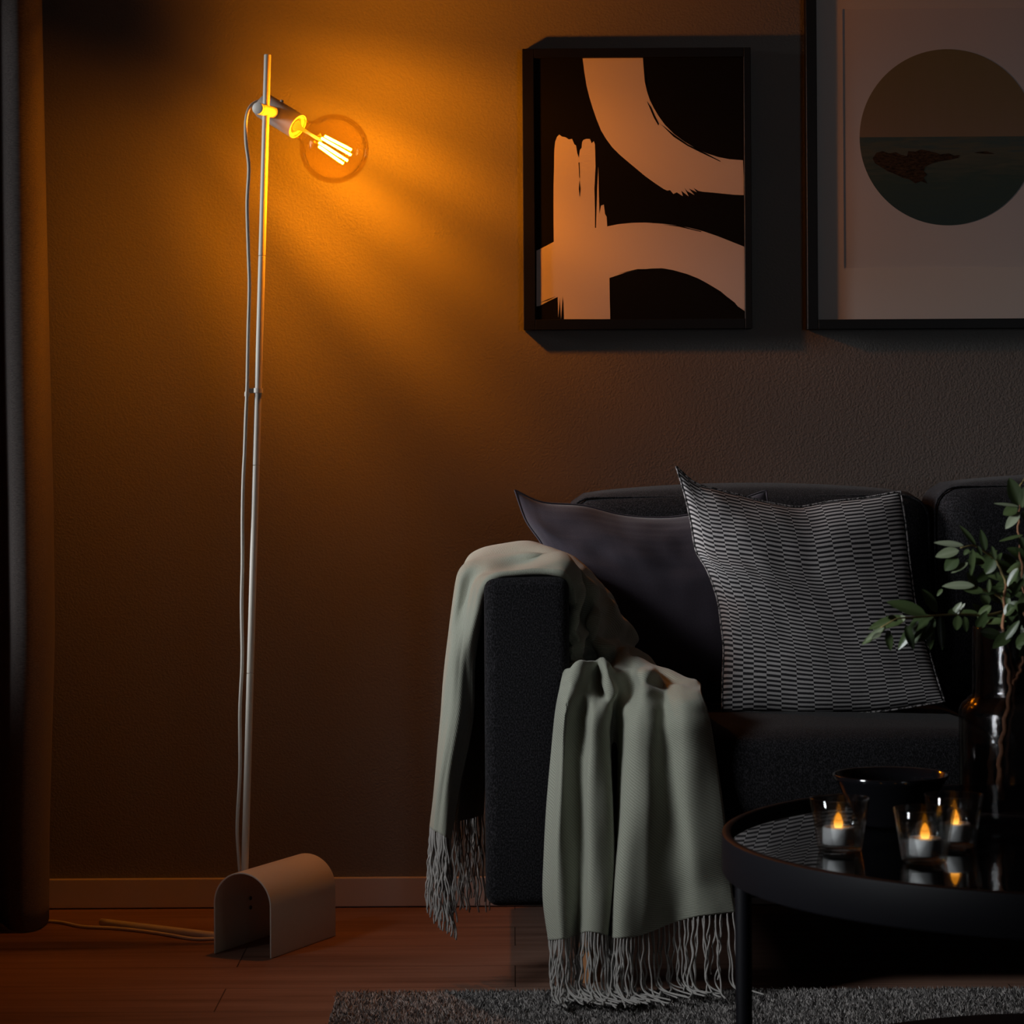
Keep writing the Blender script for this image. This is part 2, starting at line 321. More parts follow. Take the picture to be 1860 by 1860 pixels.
# ---------------------------------------------------------------- floor lamp
def lamp():
    A = FL(386, 1732); B = FL(493, 1742); Bk = FL(610, 1700)
    ax = (Bk-B); L = ax.length; ax.normalize(); side = Vector((ax.y, -ax.x, 0)); W = 0.121
    if side.dot(B-A) < 0: side = -side
    mid = B-side*W/2
    rt = thing('floor_lamp', (mid.x+ax.x*L/2, mid.y+ax.y*L/2, 0), 'tall off-white metal floor lamp with lit globe bulb and arched foot', 'floor lamp')
    # arched sheet-metal foot
    R = W/2; Hs = 0.153-R; th = 0.0032
    def arc(r):
        p = [(-r, 0.0), (-r, Hs*.5)] + [(-r*math.cos(a), Hs+r*math.sin(a)) for a in np.linspace(0, PI, 41)] + [(r, Hs*.5), (r, 0.0)]
        return p
    V = []
    outer, inner = arc(R), arc(R-th); n = len(outer)
    for t_ in (0, L):
        for q in (outer, inner):
            for (s_, h) in q: V.append(mid+ax*t_+side*s_+Vector((0, 0, h+0.0008)))
    Fc = []
    for i in range(n-1):
        Fc.append((i, i+1, n+i+1, n+i)); Fc.append((2*n+i, 3*n+i, 3*n+i+1, 2*n+i+1))
        Fc.append((i, 2*n+i, 2*n+i+1, i+1)); Fc.append((n+i, n+i+1, 3*n+i+1, 3*n+i))
    Fc.append((0, n, 3*n, 2*n)); Fc.append((n-1, 3*n-1, 4*n-1, 2*n-1))
    bs = obj('foot', (V, Fc), M['lamp'], rt, sharp=0.6)
    bv = bs.modifiers.new('b', 'BEVEL'); bv.width = 0.0008; bv.segments = 2; bv.limit_method = 'ANGLE'
    lw = lambda t_, h: mid-side*(R-th)+ax*t_+Vector((0, 0, h))
    for h in (0.083, 0.0655):
        c = lw(L*.52, h); s_ = obj('screw', lathe([(0.0, 0.003), (0.002, 0.003), (0.0036, 0.002), (0.0040, -0.0005)], c, side, 20), M['screw'], bs)
    # pole
    pD = 5.176; rp = 0.0068; LB = 0.092
    foot = P(444.5, 1585, pD); top = P(486, 99, pD+LB); d = (foot-top).normalized()
    bot = foot+d*((foot.z-0.03)/-d.z)
    px = lambda y: top+(foot-top)*((y-99)/(1585-99))
    cuts = [99, 470, 852, 1228]
    for i, y in enumerate(cuts):
        a = px(y); b_ = px(cuts[i+1]) if i < 3 else bot
        dd = (b_-a).normalized()
        obj('pole', tube([a+dd*0.0002, a+dd*.0010, b_-dd*.0010, b_-dd*.0002], [rp-.0008, rp, rp, rp-.0008], 24), M['lamp'], rt, sharp=0.6)
    st = FL(184, 1675, 0.0075)
    b2 = Vector((bot.x, bot.y, 0.0075))
    obj('floor_strut', tube(smoothcurve([bot+Vector((0, 0, .012)), bot+Vector((0, 0, -.004)), b2+Vector((-.010, .003, 0.003)), b2+(st-b2)*0.15, b2+(st-b2)*.5, st], 40), 0.0074, 20), M['lamp'], rt)
    # clip holding the cord
    pc = px(716); cl = P(448.5, 716, pD-0.004+LB*.585)
    ring = []
    for k in range(48):
        a = 2*PI*k/48
        cx_ = 0.0088*math.cos(a); cy_ = 0.0088*math.sin(a)
        ring.append((cx_, cy_))
    def loopband(c, r0, r1, h): return lathe([(r0, -h), (r1, -h), (r1, h), (r0, h)], c, -d, 40, closed=True)
    obj('cord_clip', join(loopband(pc, rp+.0001, rp+.0024, 0.0045), loopband(cl, 0.0030, 0.0046, 0.0045), box(cl.x, pc.x-rp, pc.y-.003, pc.y-.0005, pc.z-.0045, pc.z+.0045)), M['lamp'], rt, sharp=0.6)
    # socket head
    back = P(477, 191, 5.252+LB*.95); front = P(541, 230, 5.214+LB*.95); s_ = (front-back).normalized(); ln = (front-back).length; rs = 0.0249
    obj('lamp_head', lathe([(0, -.001), (rs-.004, -.001), (rs-.001, 0.0005), (rs, 0.004), (rs, ln-.001), (rs-.0006, ln), (rs-.002, ln), (rs-.0022, ln-.001), (rs-.0022, ln-.018), (0, ln-.018)], back, s_, 64), M['lamp'], rt, sharp=0.7)
    obj('socket', join(lathe([(rs-.0035, ln-.018), (rs-.0035, ln-.003), (rs-.007, ln-.002), (0.0165, ln-.003), (0.0160, ln-.018)], back, s_, 48),
                       *[box(-.001, .001, -.001, .001, 0, .001) for _ in ()]), M['lamp_in'], rt)
    # small button on top
    up = (Vector((0, 0, 1))-s_*s_.z).normalized()
    obj('button', lathe([(0.0, 0.004), (0.0028, 0.0038), (0.0034, 0.002), (0.0034, -0.004)], back+s_*0.036+up*rs, up, 20), M['lamp'], rt)
    # pivot arm through the pole
    f0 = P(467.5, 196.5, 5.142+LB*.94); f1 = P(498, 204.5, 5.214+LB*.94); da = (f1-f0).normalized()
    obj('pivot_knob', lathe([(0, 0), (0.0100, 0), (0.0112, .0008), (0.0112, .0085), (0.0104, .0090), (0.0104, .0098), (0.0112, .0103), (0.0112, (f1-f0).length+.004)], f0, da, 40), M['lamp'], rt, sharp=0.7)
    # bulb
    rt2 = obj('bulb_glass', lathe([(0.0130, -0.016), (0.0165, -0.006), (0.0185, 0.004), (0.0200, 0.014), (0.0240, 0.0255)] +
              [(0.066*math.sin(a), 0.0945-0.066*math.cos(a)) for a in np.linspace(0.52, PI, 40)], front, s_, 80), M['bulbglass'], rt)
    obj('bulb_cap', lathe([(0.0, -.018), (0.0128, -.018), (0.0130, -.0155), (0.0134, -.010), (0.0136, -.004)], front, s_, 40), M['lamp_in'], rt2)
    xa, ya = frame_axes(s_)
    stem = obj('glass_stem', lathe([(0.011, -0.004), (0.0045, 0.008), (0.0028, 0.03), (0.0030, 0.048), (0.0006, 0.062)], front, s_, 24), M['lamp_in'], rt2)
    fil = []; wires = []
    for k in range(8):
        a = 2*PI*k/8+.2; e = xa*math.cos(a)+ya*math.sin(a)
        p0 = front+s_*0.066+e*0.0125; p1 = front+s_*0.124+e*0.0165
        fil.append(tube([p0, p1], 0.0024, 8)); wires.append(tube([front+s_*.052, p0], 0.00025, 6)); wires.append(tube([p1, front+s_*.128+e*.004], 0.0002, 6))
    for q in fil: obj('filament', q, M['filament'], rt2)
    for q in wires: obj('support_wire', q, M['metalwire'], rt2)
    # cord: from the head down the pole, through the foot and along the floor
    cp = [(480, 182, 5.262), (464, 186, 5.255), (452, 198, 5.22), (446.5, 222, 5.19), (447, 260, pD), (452, 305, pD), (449, 370, pD), (451, 450, pD), (453, 520, pD), (451, 600, pD), (449.5, 680, pD-.003),
          (448.5, 716, pD-.004), (446.5, 760, pD-.004), (444.5, 820, pD-.004), (442, 870, pD-.004), (440.5, 940, pD-.004), (440.5, 1020, pD), (439, 1100, pD), (440, 1200, pD), (436, 1290, pD), (436, 1400, pD), (431, 1500, pD+.005), (434, 1560, pD+.01), (437, 1600, pD+.01), (438, 1640, pD+.015)]
    pts = [P(x_, y_, D_+LB*max(0, (1585-y_)/1486)) for x_, y_, D_ in cp]
    obj('cord', tube(smoothcurve(pts+[Vector((pts[-1].x-.004, pts[-1].y+.012, 0.02)), FL(430, 1697, .004), FL(405, 1702, .004), FL(385, 1705, .0035), FL(350, 1705, .0035), FL(300, 1697, .0035), FL(250, 1690, .0035), FL(200, 1685.5, .0035),
                 FL(150, 1683, .0035), FL(110, 1675, .0035), FL(70, 1672, .0035), FL(40, 1668, .0035)], 420), 0.0033, 10), M['cord'], rt)
    return front+s_*0.0945, rt
bulb_c, lamp_root = lamp()

# ---------------------------------------------------------------- pictures
FD = 5.524
def art_frame(x0, x1, y0, y1, b_, dep, name, label):
    p0 = P(x0, y1, FD-.0); p1 = P(x1, y0, FD)
    rt = thing(name, ((p0.x+p1.x)/2, WY, p0.z), label, 'picture')
    w_ = [q/F*FD for q in b_]                    # left right top bottom
    X0, X1, Z0, Z1 = p0.x, p1.x, p0.z, p1.z; Y0, Y1 = FD, WY-.002
    vf = join(box(X0, X0+w_[0], Y0, Y1, Z0, Z1, .001, 1), box(X1-w_[1], X1, Y0, Y1, Z0, Z1, .001, 1),
              box(X0+w_[0], X1-w_[1], Y0, Y1, Z1-w_[2], Z1, .001, 1), box(X0+w_[0], X1-w_[1], Y0, Y1, Z0, Z0+w_[3], .001, 1))
    obj('frame', vf, M['black_frame'], rt, smooth=False)
    return rt, (X0+w_[0], X1-w_[1], Z0+w_[3], Z1-w_[2]), FD+dep
def poly(pts, D, dy=0.0):
    v = [P(x, y, D)-Vector((0, dy, 0)) for x, y in pts]; yy = sum(q.y for q in v)/len(v)
    return [Vector((q.x, yy, q.z)) for q in v], [tuple(range(len(v)))]
def extr(pts, D, th):
    v, f = poly(pts, D); n = len(v); bk = [q+Vector((0, th, 0)) for q in v]
    return v+bk, f+[tuple(range(n, 2*n))[::-1]]+[(i, (i+1) % n, n+(i+1) % n, n+i) for i in range(n)]
def zp(l, sx=1.979, ox=920, oy=40): return [(ox+x/sx, oy+y/sx) for x, y in l]
rt, (X0, X1, Z0, Z1), AD = art_frame(951.5, 1363.5, 86, 599.5, (21, 13, 17, 19), 0.010, 'framed_picture', 'black framed picture of broad pale brush strokes on black, nearest the lamp')
pr = obj('print', box(X0, X1, AD, AD+.004, Z0, Z1), M['ink'], rt, smooth=False)
strokeA = [(273,125),(330,125),(400,125),(490,125),(494,180),(497,215),(505,250),(515,280),(530,310),(548,340),(570,370),(602,402),(640,430),(680,454),(720,472),(760,485),(800,493),(850,497),(853,560),(853,622),(820,621),(790,618),(740,613),(705,610),
           (690,607),(672,596),(684,612),(655,598),(676,622),(650,608),(640,596),(655,627),(628,606),(634,626),(612,612),(600,618),(588,604),(578,606),(565,600),(535,580),(500,555),(470,530),(440,505),(408,478),(380,450),(358,420),(340,390),(324,350),(310,310),(298,270),(288,230),(280,180)]
strokeB = [(175,430),(182,412),(190,405),(200,412),(212,414),(224,422),(236,420),(244,440),(250,444),(254,470),(260,488),(264,460),(270,452),(272,432),(276,424),(286,420),(300,420),(306,436),(314,428),(318,440),(320,520),(316,600),(318,680),(318,740),(322,740),(326,600),(330,520),(332,620),(334,690),(340,660),(350,656),(354,690),(360,700),(362,735),
           (400,727),(450,722),(500,721),(560,725),(610,731),(660,740),(710,753),(760,770),(810,790),(855,808),(857,900),(858,1042),(838,1030),(820,1008),(790,985),(770,968),(740,950),(720,938),(690,922),(650,906),(600,892),(560,885),(520,886),(480,890),(430,900),(400,910),(370,920),(371,990),(373,1068),(290,1068),(207,1068),(205,1010),(202,985),(196,1068),(192,990),(186,1062),(184,988),(150,1004),(120,1020),(108,1022),(108,920),(108,822),(140,806),(170,790),(169,700),(169,600),(171,520),(172,460)]
for k, st in enumerate((strokeA, strokeB)):
    obj('brush_stroke', extr(zp(st), AD-.0006, .0006), M['paper'], pr, smooth=False)
sl = []
for pts in ([(505,285),(516,312),(530,345),(546,372),(548,366),(534,338),(520,306)], [(556,368),(600,412),(650,445),(700,470),(770,503),(768,499),(702,464),(652,440),(604,406)], [(497,170),(500,215),(506,245),(503,215)],
            [(560,728),(620,736),(700,755),(700,752),(622,732)], [(262,505),(264,560),(262,560),(259,505)], [(262,570),(266,600),(263,628),(260,600)], [(730,958),(790,1002),(855,1045),(855,1038),(792,996)], [(400,905),(470,888),(540,888),(468,892)], [(118,1010),(150,996),(178,986),(150,1000)]):
    obj('dry_brush_gap', extr(zp(pts), AD-.0009, .0003), M['ink'], pr, smooth=False)

rt, (X0, X1, Z0, Z1), AD = art_frame(1467, 1975, -98, 598.5, (19.5, 19.5, 18, 18), 0.012, 'framed_picture', 'large black framed picture with a round sea and rocks print on white')
a = P(1533, 487, AD); b_ = P(1909, 14, AD)
mt = join(box(X0, a.x, AD, AD+.0015, Z0, Z1), box(b_.x, X1, AD, AD+.0015, Z0, Z1), box(a.x, b_.x, AD, AD+.0015, Z0, a.z), box(a.x, b_.x, AD, AD+.0015, b_.z, Z1))
obj('mat_board', mt, M['mat'], rt, smooth=False)
pr = obj('print', box(a.x-.002, b_.x+.002, AD+.0013, AD+.005, a.z-.002, b_.z+.002), M['mat_in'], rt, smooth=False)
# round sea print
cc = P(1721, 249.5, AD+.003); rr = 160/F*AD
m, nt, b = newmat('sea_print'); tc = N(nt, 'ShaderNodeTexCoord'); sx = N(nt, 'ShaderNodeSeparateXYZ'); nt.links.new(tc.outputs['Generated'], sx.inputs[0])
mp = N(nt, 'ShaderNodeMapping'); mp.inputs['Scale'].default_value = (3.5, 1, 26); nt.links.new(tc.outputs['Generated'], mp.inputs[0])
n = N(nt, 'ShaderNodeTexNoise', Scale=1.6, Detail=6.0, Distortion=0.4); nt.links.new(mp.outputs[0], n.inputs['Vector'])
mp3 = N(nt, 'ShaderNodeMapping'); mp3.inputs['Scale'].default_value = (16, 1, 3); nt.links.new(tc.outputs['Generated'], mp3.inputs[0])
n3 = N(nt, 'ShaderNodeTexNoise', Scale=1.0, Detail=3.0); nt.links.new(mp3.outputs[0], n3.inputs['Vector'])
sky = ramp(nt, [(0.5, (0.26, 0.175, 0.10)), (0.7, (0.24, 0.165, 0.075)), (1.0, (0.22, 0.165, 0.055))])
zz = math_(nt, 'ADD', sx.outputs[2], math_(nt, 'MULTIPLY', math_(nt, 'SUBTRACT', n3.outputs['Fac'], 0.5), 0.25)); nt.links.new(zz, sky.inputs[0])
sea = ramp(nt, [(0.0, (0.022, 0.055, 0.055)), (0.25, (0.035, 0.065, 0.048)), (0.42, (0.10, 0.10, 0.06)), (0.5, (0.05, 0.085, 0.075))])
z2 = math_(nt, 'ADD', sx.outputs[2], math_(nt, 'MULTIPLY', math_(nt, 'SUBTRACT', n.outputs['Fac'], 0.5), 0.35)); nt.links.new(z2, sea.inputs[0])
mx = N(nt, 'ShaderNodeMixRGB'); nt.links.new(math_(nt, 'GREATER_THAN', sx.outputs[2], 0.503), mx.inputs[0]); nt.links.new(sea.outputs[0], mx.inputs[1]); nt.links.new(sky.outputs[0], mx.inputs[2])
nt.links.new(mx.outputs[0], b.inputs['Base Color']); b.inputs['Roughness'].default_value = 0.6; M['sea'] = m
ce = [(cc.x+rr*math.cos(2*PI*k/128), cc.z+rr*math.sin(2*PI*k/128)) for k in range(128)]
V = [Vector((x, AD+.0008, z)) for x, z in ce]+[Vector((x, AD+.0014, z)) for x, z in ce]
obj('sea_view', (V, [tuple(range(128))[::-1]]+[(k, (k+1) % 128, 128+(k+1) % 128, 128+k) for k in range(128)]), M['sea'], pr, smooth=False)
M['rock'] = fabric('rock_print', (0.018, 0.012, 0.008), (0.10, 0.06, 0.03), 120, 0.0, 0.0001, sheen=0, aniso=(1, 1, 2.5), lo=0.35, hi=0.75)
rock = extr(zp([(1316,490),(1330,470),(1352,464),(1375,472),(1400,468),(1420,478),(1440,482),(1444,464),(1470,466),(1490,458),(1520,464),(1545,470),(1560,476),(1590,472),(1610,480),(1630,478),(1624,488),(1590,496),(1560,500),(1530,508),(1505,520),(1500,536),(1512,548),(1500,560),(1512,580),(1490,572),(1470,580),(1450,566),(1425,560),(1400,548),(1370,536),(1345,520),(1325,508)]), AD+.0004, .0003)
rock2 = extr(zp([(1680,470),(1700,466),(1725,465),(1745,470),(1755,474),(1720,474)]), AD+.0004, .0003)
obj('rocks', join(rock, rock2), M['rock'], pr, smooth=False)

# ---------------------------------------------------------------- sofa
SD = 4.60
def dx(px, D): return (px-CX)/F*D
AX0, AX1 = dx(877, SD), dx(1032, SD)
def pad(x0, x1, y0, y1, z0, z1, bev, puff=0.0, seg=5, cuts=10):
    bm = bmesh.new(); bmesh.ops.create_cube(bm, size=1); bmesh.ops.subdivide_edges(bm, edges=bm.edges[:], cuts=cuts, use_grid_fill=True)
    c = Vector(((x0+x1)/2, (y0+y1)/2, (z0+z1)/2)); h = Vector(((x1-x0)/2, (y1-y0)/2, (z1-z0)/2))
    for v in bm.verts:
        p = Vector((v.co.x*2*h.x, v.co.y*2*h.y, v.co.z*2*h.z))
        inn = Vector((max(-(h.x-bev), min(h.x-bev, p.x)), max(-(h.y-bev), min(h.y-bev, p.y)), max(-(h.z-bev), min(h.z-bev, p.z))))
        dlt = p-inn
        if dlt.length > 1e-6: p = inn+dlt.normalized()*min(dlt.length, bev) if sum(abs(t) > 1e-6 for t in dlt) > 1 else inn+dlt.normalized()*bev
        nx, ny, nz_ = p.x/h.x, p.y/h.y, p.z/h.z
        k = puff
        if abs(nz_) > .8: p.z += math.copysign(k*(1-nx*nx)*(1-ny*ny), nz_)
        if abs(ny) > .8: p.y += math.copysign(k*(1-nx*nx)*(1-nz_*nz_), ny)
        v.co = c+p
    bm.verts.index_update(); r = ([v.co.copy() for v in bm.verts], [[v.index for v in f.verts] for f in bm.faces]); bm.free(); return r
def sofa():
    rt = thing('sofa', (1.0, 5.05, 0), 'charcoal fabric sofa on wooden legs under the pictures', 'sofa')
    Z0 = 0.163; Z1 = 0.7155; BK = 5.50
    SX1 = 2.25
    def rbox(*a_, cuts=14, **k):
        return pad(*a_, cuts=cuts, **k)
    for (x0, x1) in ((AX0, AX1), (SX1, SX1+AX1-AX0)):
        obj('armrest', box(x0, x1, SD, BK, Z0, Z1, 0.021, 5), M['sofa'], rt, sharp=1.2)
    obj('seat_base', box(AX1+.002, SX1-.002, SD+.03, BK-.01, 0.17, 0.30, 0.012, 3), M['sofa'], rt, sharp=1.2)
    obj('back_frame', box(AX1+.002, SX1-.002, BK-.13, BK, 0.28, 0.74, 0.02, 3), M['sofa'], rt, sharp=1.2)
    w_ = (SX1-AX1)/3
    bx = [dx(1006, 5.2), dx(1690, 5.12), dx(1694, 5.12)+.715, SX1-.01]
    for i in range(3):
        obj('seat_cushion', pad(AX1+.004+i*w_, AX1-.002+(i+1)*w_, SD-.005, 5.2, 0.302, 0.452, 0.03, 0.012, cuts=16), M['sofa'], rt)
        seam = [Vector((AX1+.03+i*w_, SD-.006, 0.436)), Vector((AX1-.03+(i+1)*w_, SD-.006, 0.436))]
    tops = [(890+2, 5.15), (876, 5.13), (880, 5.13)]
    for i in range(3):
        x0 = [AX1+.006, bx[1]+.004, bx[2]][i]; x1 = [bx[1], bx[2]-.004, bx[3]][i]
        zt = P(1500, tops[i][0]+4, 5.18).z
        c = obj('back_cushion', pad(x0, x1, 5.10, 5.33, 0.462, zt, 0.05, 0.02, cuts=18), M['sofa'], rt)
        # piping loop on the front face
        lp = []
        r_ = 0.045; yz = [(x0+r_, zt), (x1-r_, zt)]
        y_ = 5.122
        path = []
        for (cx_, cz, a0) in ((x1-r_-.004, zt-r_-.004, 90), (x1-r_-.004, 0.47+r_, 0), (x0+r_+.004, 0.47+r_, -90), (x0+r_+.004, zt-r_-.004, -180)):
            for k in range(7):
                a = math.radians(a0-15*k); path.append((cx_+r_*math.cos(a), y_, cz+r_*math.sin(a)))
        path.append(path[0])
        obj('piping', tube(path, 0.0022, 8, caps=False), M['sofa'], c)
    # legs
    for (lx, ly) in ((dx(1052, 4.66)+.012, 4.68), (dx(1052, 4.66)+.012, 5.38), (SX1-.06, 4.68), (SX1-.06, 5.38)):
        obj('leg', tube([(lx, ly, 0.171), (lx, ly, 0.022 if ly < 5 else 0.001)], [0.024, 0.019], 4), M['wood'], rt, smooth=False)
    return rt
sofa()

# ---------------------------------------------------------------- throw pillows
M['seam'] = fabric('seam_yarn', (0.02, 0.02, 0.02), (0.35, 0.33, 0.33), 160, 0.4, 0.001, lo=.45, hi=.55)
def pillow(name, top, right, bottom, left, Dt, Db, T, mat, label, n=56, shift=None, wr=0.0, seed=0.0, uvrot=False):
    ct = crcurve([(x, y) for x, y in top], 200); cb = crcurve(bottom, 200); cl = crcurve(left, 200); crr = crcurve(right, 200)
    def at(c, t): return c[int(round(t*199))]
    ctl, ctr, cbl, cbr = ct[0], ct[-1], cb[0], cb[-1]
    g = np.zeros((n, n, 3))
    for i in range(n):
        v = i/(n-1)
        for j in range(n):
            u = j/(n-1)
            p = (1-v)*at(ct, u)+v*at(cb, u)+(1-u)*at(cl, v)+u*at(crr, v)-((1-u)*(1-v)*ctl+u*(1-v)*ctr+(1-u)*v*cbl+u*v*cbr)
            D = Dt+(Db-Dt)*v
            q = P(p[0], p[1], D); g[i, j] = q
    nrm = Vector((0, -(g[0, 0, 2]-g[-1, 0, 2]), -(Dt-Db))).normalized()     # towards the viewer and up
    nrm = Vector((0, -1, (Dt-Db)/max(.2, abs(g[0, 0, 2]-g[-1, 0, 2])))).normalized()
    V = []; UV = []
    for side in (1, -1):
        for i in range(n):
            for j in range(n):
                v, u = i/(n-1), j/(n-1)
                b_ = (4*u*(1-u))**.62*(4*v*(1-v))**.62
                h = T*b_
                if side == 1:
                    w_ = noise.noise(Vector((u*5+seed, v*4, seed)))*.5+noise.noise(Vector((u*11, v*9+seed, 3+seed)))*.22
                    edgew = math.exp(-((min(u, 1-u))/.12)**2)*math.sin(v*23+seed)*.35+math.exp(-((min(v, 1-v))/.12)**2)*math.sin(u*19+seed*2)*.3
                    h += wr*(w_*b_+edgew*min(1, b_*2.2))
                p = Vector(g[i, j])+nrm*(h if side == 1 else -h*.8); V.append(p); UV.append((u, v))
    f = gridfaces(n, n)+gridfaces(n, n, n*n, True)
    bm = bmesh.new(); bv = [bm.verts.new(p) for p in V]; uvl = bm.loops.layers.uv.new('UVMap')
    for q in f:
        fc = bm.faces.new([bv[k] for k in q]); fc.smooth = True
        for lo, k in zip(fc.loops, q): lo[uvl].uv = UV[k]
    bmesh.ops.remove_doubles(bm, verts=bm.verts[:], dist=1e-5); bmesh.ops.recalc_face_normals(bm, faces=bm.faces[:])
    me = bpy.data.meshes.new(name); bm.to_mesh(me); bm.free(); me.materials.append(mat)
    o = bpy.data.objects.new(name, me); C.objects.link(o)
    # stitched rim
    rim = [Vector(g[0, j]) for j in range(n)]+[Vector(g[i, n-1]) for i in range(n)]+[Vector(g[n-1, j]) for j in range(n-1, -1, -1)]+[Vector(g[i, 0]) for i in range(n-1, -1, -1)]
    rp = [rim[0]]
    for p in rim[1:]:
        if (p-rp[-1]).length > 1e-4: rp.append(p)
    s_ = obj('edge_seam', tube(rp, 0.0018, 6, caps=False), M['seam'] if mat is M['weave'] else mat, o)
    sd = o.modifiers.new('s', 'SUBSURF'); sd.levels = 1; sd.render_levels = 1
    return tag(o, label, 'cushion')
pillow('throw_pillow', [(935, 890), (985, 912), (1060, 918), (1130, 935), (1200, 940), (1265, 932), (1330, 912), (1392, 890)],
       [(1392, 890), (1400, 960), (1410, 1060), (1420, 1160), (1425, 1262)], [(1010, 1255), (1100, 1275), (1220, 1280), (1330, 1275), (1425, 1262)],
       [(935, 890), (955, 945), (985, 990), (1010, 1050), (1015, 1150), (1010, 1255)], 5.035, 4.94, 0.060, M['plum'],
       'plain dark plum cushion leaning in the left corner of the sofa', wr=0.014, seed=2.3)
pillow('throw_pillow', [(1228, 847), (1262, 876), (1300, 888), (1345, 899), (1395, 912), (1450, 920), (1505, 911), (1570, 904), (1636, 892)],
       [(1636, 892), (1645, 950), (1654, 1030), (1664, 1100), (1684, 1170), (1700, 1225), (1716, 1274)], [(1312, 1296), (1380, 1294), (1480, 1298), (1600, 1292), (1716, 1274)],
       [(1228, 847), (1244, 900), (1255, 950), (1264, 1000), (1284, 1035), (1302, 1085), (1309, 1130), (1314, 1180), (1312, 1240), (1312, 1296)], 4.97, 4.84, 0.060, M['weave'],
       'grey cushion woven with staggered dark stripes standing on the sofa seat', wr=0.012, seed=5.1)

# ---------------------------------------------------------------- throw blanket
rows = []
R = rows.append
# outside of the armrest, hem first. columns: front edge -> back edge
R([(818,1524,4.70),(808,1520,4.685),(797,1514,4.69),(787,1508,4.71),(783,1504,4.75),(790,1500,4.80),(812,1496,4.83),(832,1492,4.80),(848,1488,4.84),(862,1484,4.87),(878,1480,4.88)])
R([(834,1430,4.70),(822,1425,4.680),(808,1422,4.675),(795,1420,4.69),(790,1417,4.75),(798,1414,4.80),(818,1412,4.83),(838,1410,4.80),(852,1408,4.84),(866,1406,4.87),(880,1404,4.88)])
R([(858,1310,4.70),(846,1306,4.690),(829,1304,4.672),(812,1302,4.685),(801,1300,4.73),(806,1296,4.79),(826,1295,4.83),(845,1294,4.79),(858,1293,4.84),(870,1292,4.87),(882,1290,4.88)])
R([(862,1200,4.69),(850,1196,4.678),(838,1195,4.675),(823,1193,4.680),(812,1190,4.71),(815,1186,4.78),(832,1185,4.83),(848,1184,4.79),(860,1184,4.84),(872,1184,4.88),(884,1182,4.90)])
R([(877,1115,4.67),(868,1108,4.645),(855,1104,4.665),(842,1100,4.69),(828,1096,4.70),(823,1090,4.76),(828,1083,4.82),(842,1084,4.86),(858,1086,4.90),(872,1088,4.95),(886,1090,4.98)])
R([(889,1078,4.66),(880,1066,4.625),(866,1054,4.65),(855,1050,4.70),(842,1040,4.72),(838,1034,4.78),(842,1026,4.84),(850,1022,4.88),(860,1022,4.93),(872,1026,4.98),(884,1034,5.04)])
R([(905,1055,4.64),(902,1046,4.615),(893,1034,4.63),(885,1028,4.69),(880,1022,4.73),(874,1012,4.78),(872,1004,4.84),(876,1000,4.90),(884,1000,4.95),(890,1004,5.0),(896,1012,5.06)])
R([(940,1046,4.635),(940,1038,4.612),(936,1028,4.63),(934,1024,4.70),(930,1014,4.73),(926,1004,4.79),(924,996,4.84),(924,992,4.90),(926,993,4.95),(930,998,5.0),(934,1008,5.06)])
R([(985,1045,4.635),(985,1034,4.612),(982,1020,4.63),(978,1018,4.70),(975,1010,4.72),(972,1004,4.78),(970,994,4.84),(968,990,4.90),(970,992,4.95),(972,997,5.0),(976,1006,5.06)])
R([(1014,1050,4.63),(1022,1036,4.610),(1022,1016,4.64),(1016,1010,4.70),(1012,1012,4.74),(1010,1006,4.78),(1008,1001,4.84),(1006,1000,4.90),(1008,1003,4.95),(1010,1008,5.0),(1016,1014,5.04)])
R([(1026,1062,4.65),(1038,1052,4.630),(1046,1030,4.66),(1036,1022,4.72),(1044,1026,4.74),(1052,1020,4.78),(1048,1018,4.84),(1050,1020,4.90),(1054,1024,4.94),(1056,1030,4.98),(1058,1038,5.0)])
R([(1036,1100,4.67),(1046,1092,4.645),(1062,1070,4.67),(1056,1054,4.74),(1068,1052,4.74),(1078,1052,4.78),(1074,1048,4.84),(1080,1054,4.88),(1086,1060,4.92),(1090,1068,4.95),(1086,1076,4.97)])
R([(1036,1150,4.68),(1042,1142,4.66),(1052,1130,4.68),(1064,1122,4.75),(1082,1108,4.75),(1092,1104,4.78),(1100,1100,4.83),(1112,1100,4.85),(1126,1110,4.88),(1140,1128,4.90),(1132,1136,4.95)])
R([(1034,1195,4.68),(1040,1186,4.66),(1050,1176,4.68),(1062,1172,4.73),(1078,1166,4.74),(1092,1160,4.74),(1108,1152,4.79),(1124,1150,4.82),(1140,1158,4.84),(1150,1176,4.86),(1144,1186,4.93)])
R([(1030,1222,4.67),(1040,1216,4.65),(1056,1212,4.68),(1072,1210,4.72),(1088,1210,4.72),(1104,1206,4.72),(1122,1202,4.74),(1140,1200,4.76),(1155,1202,4.78),(1190,1215,4.82),(1222,1232,4.86)])
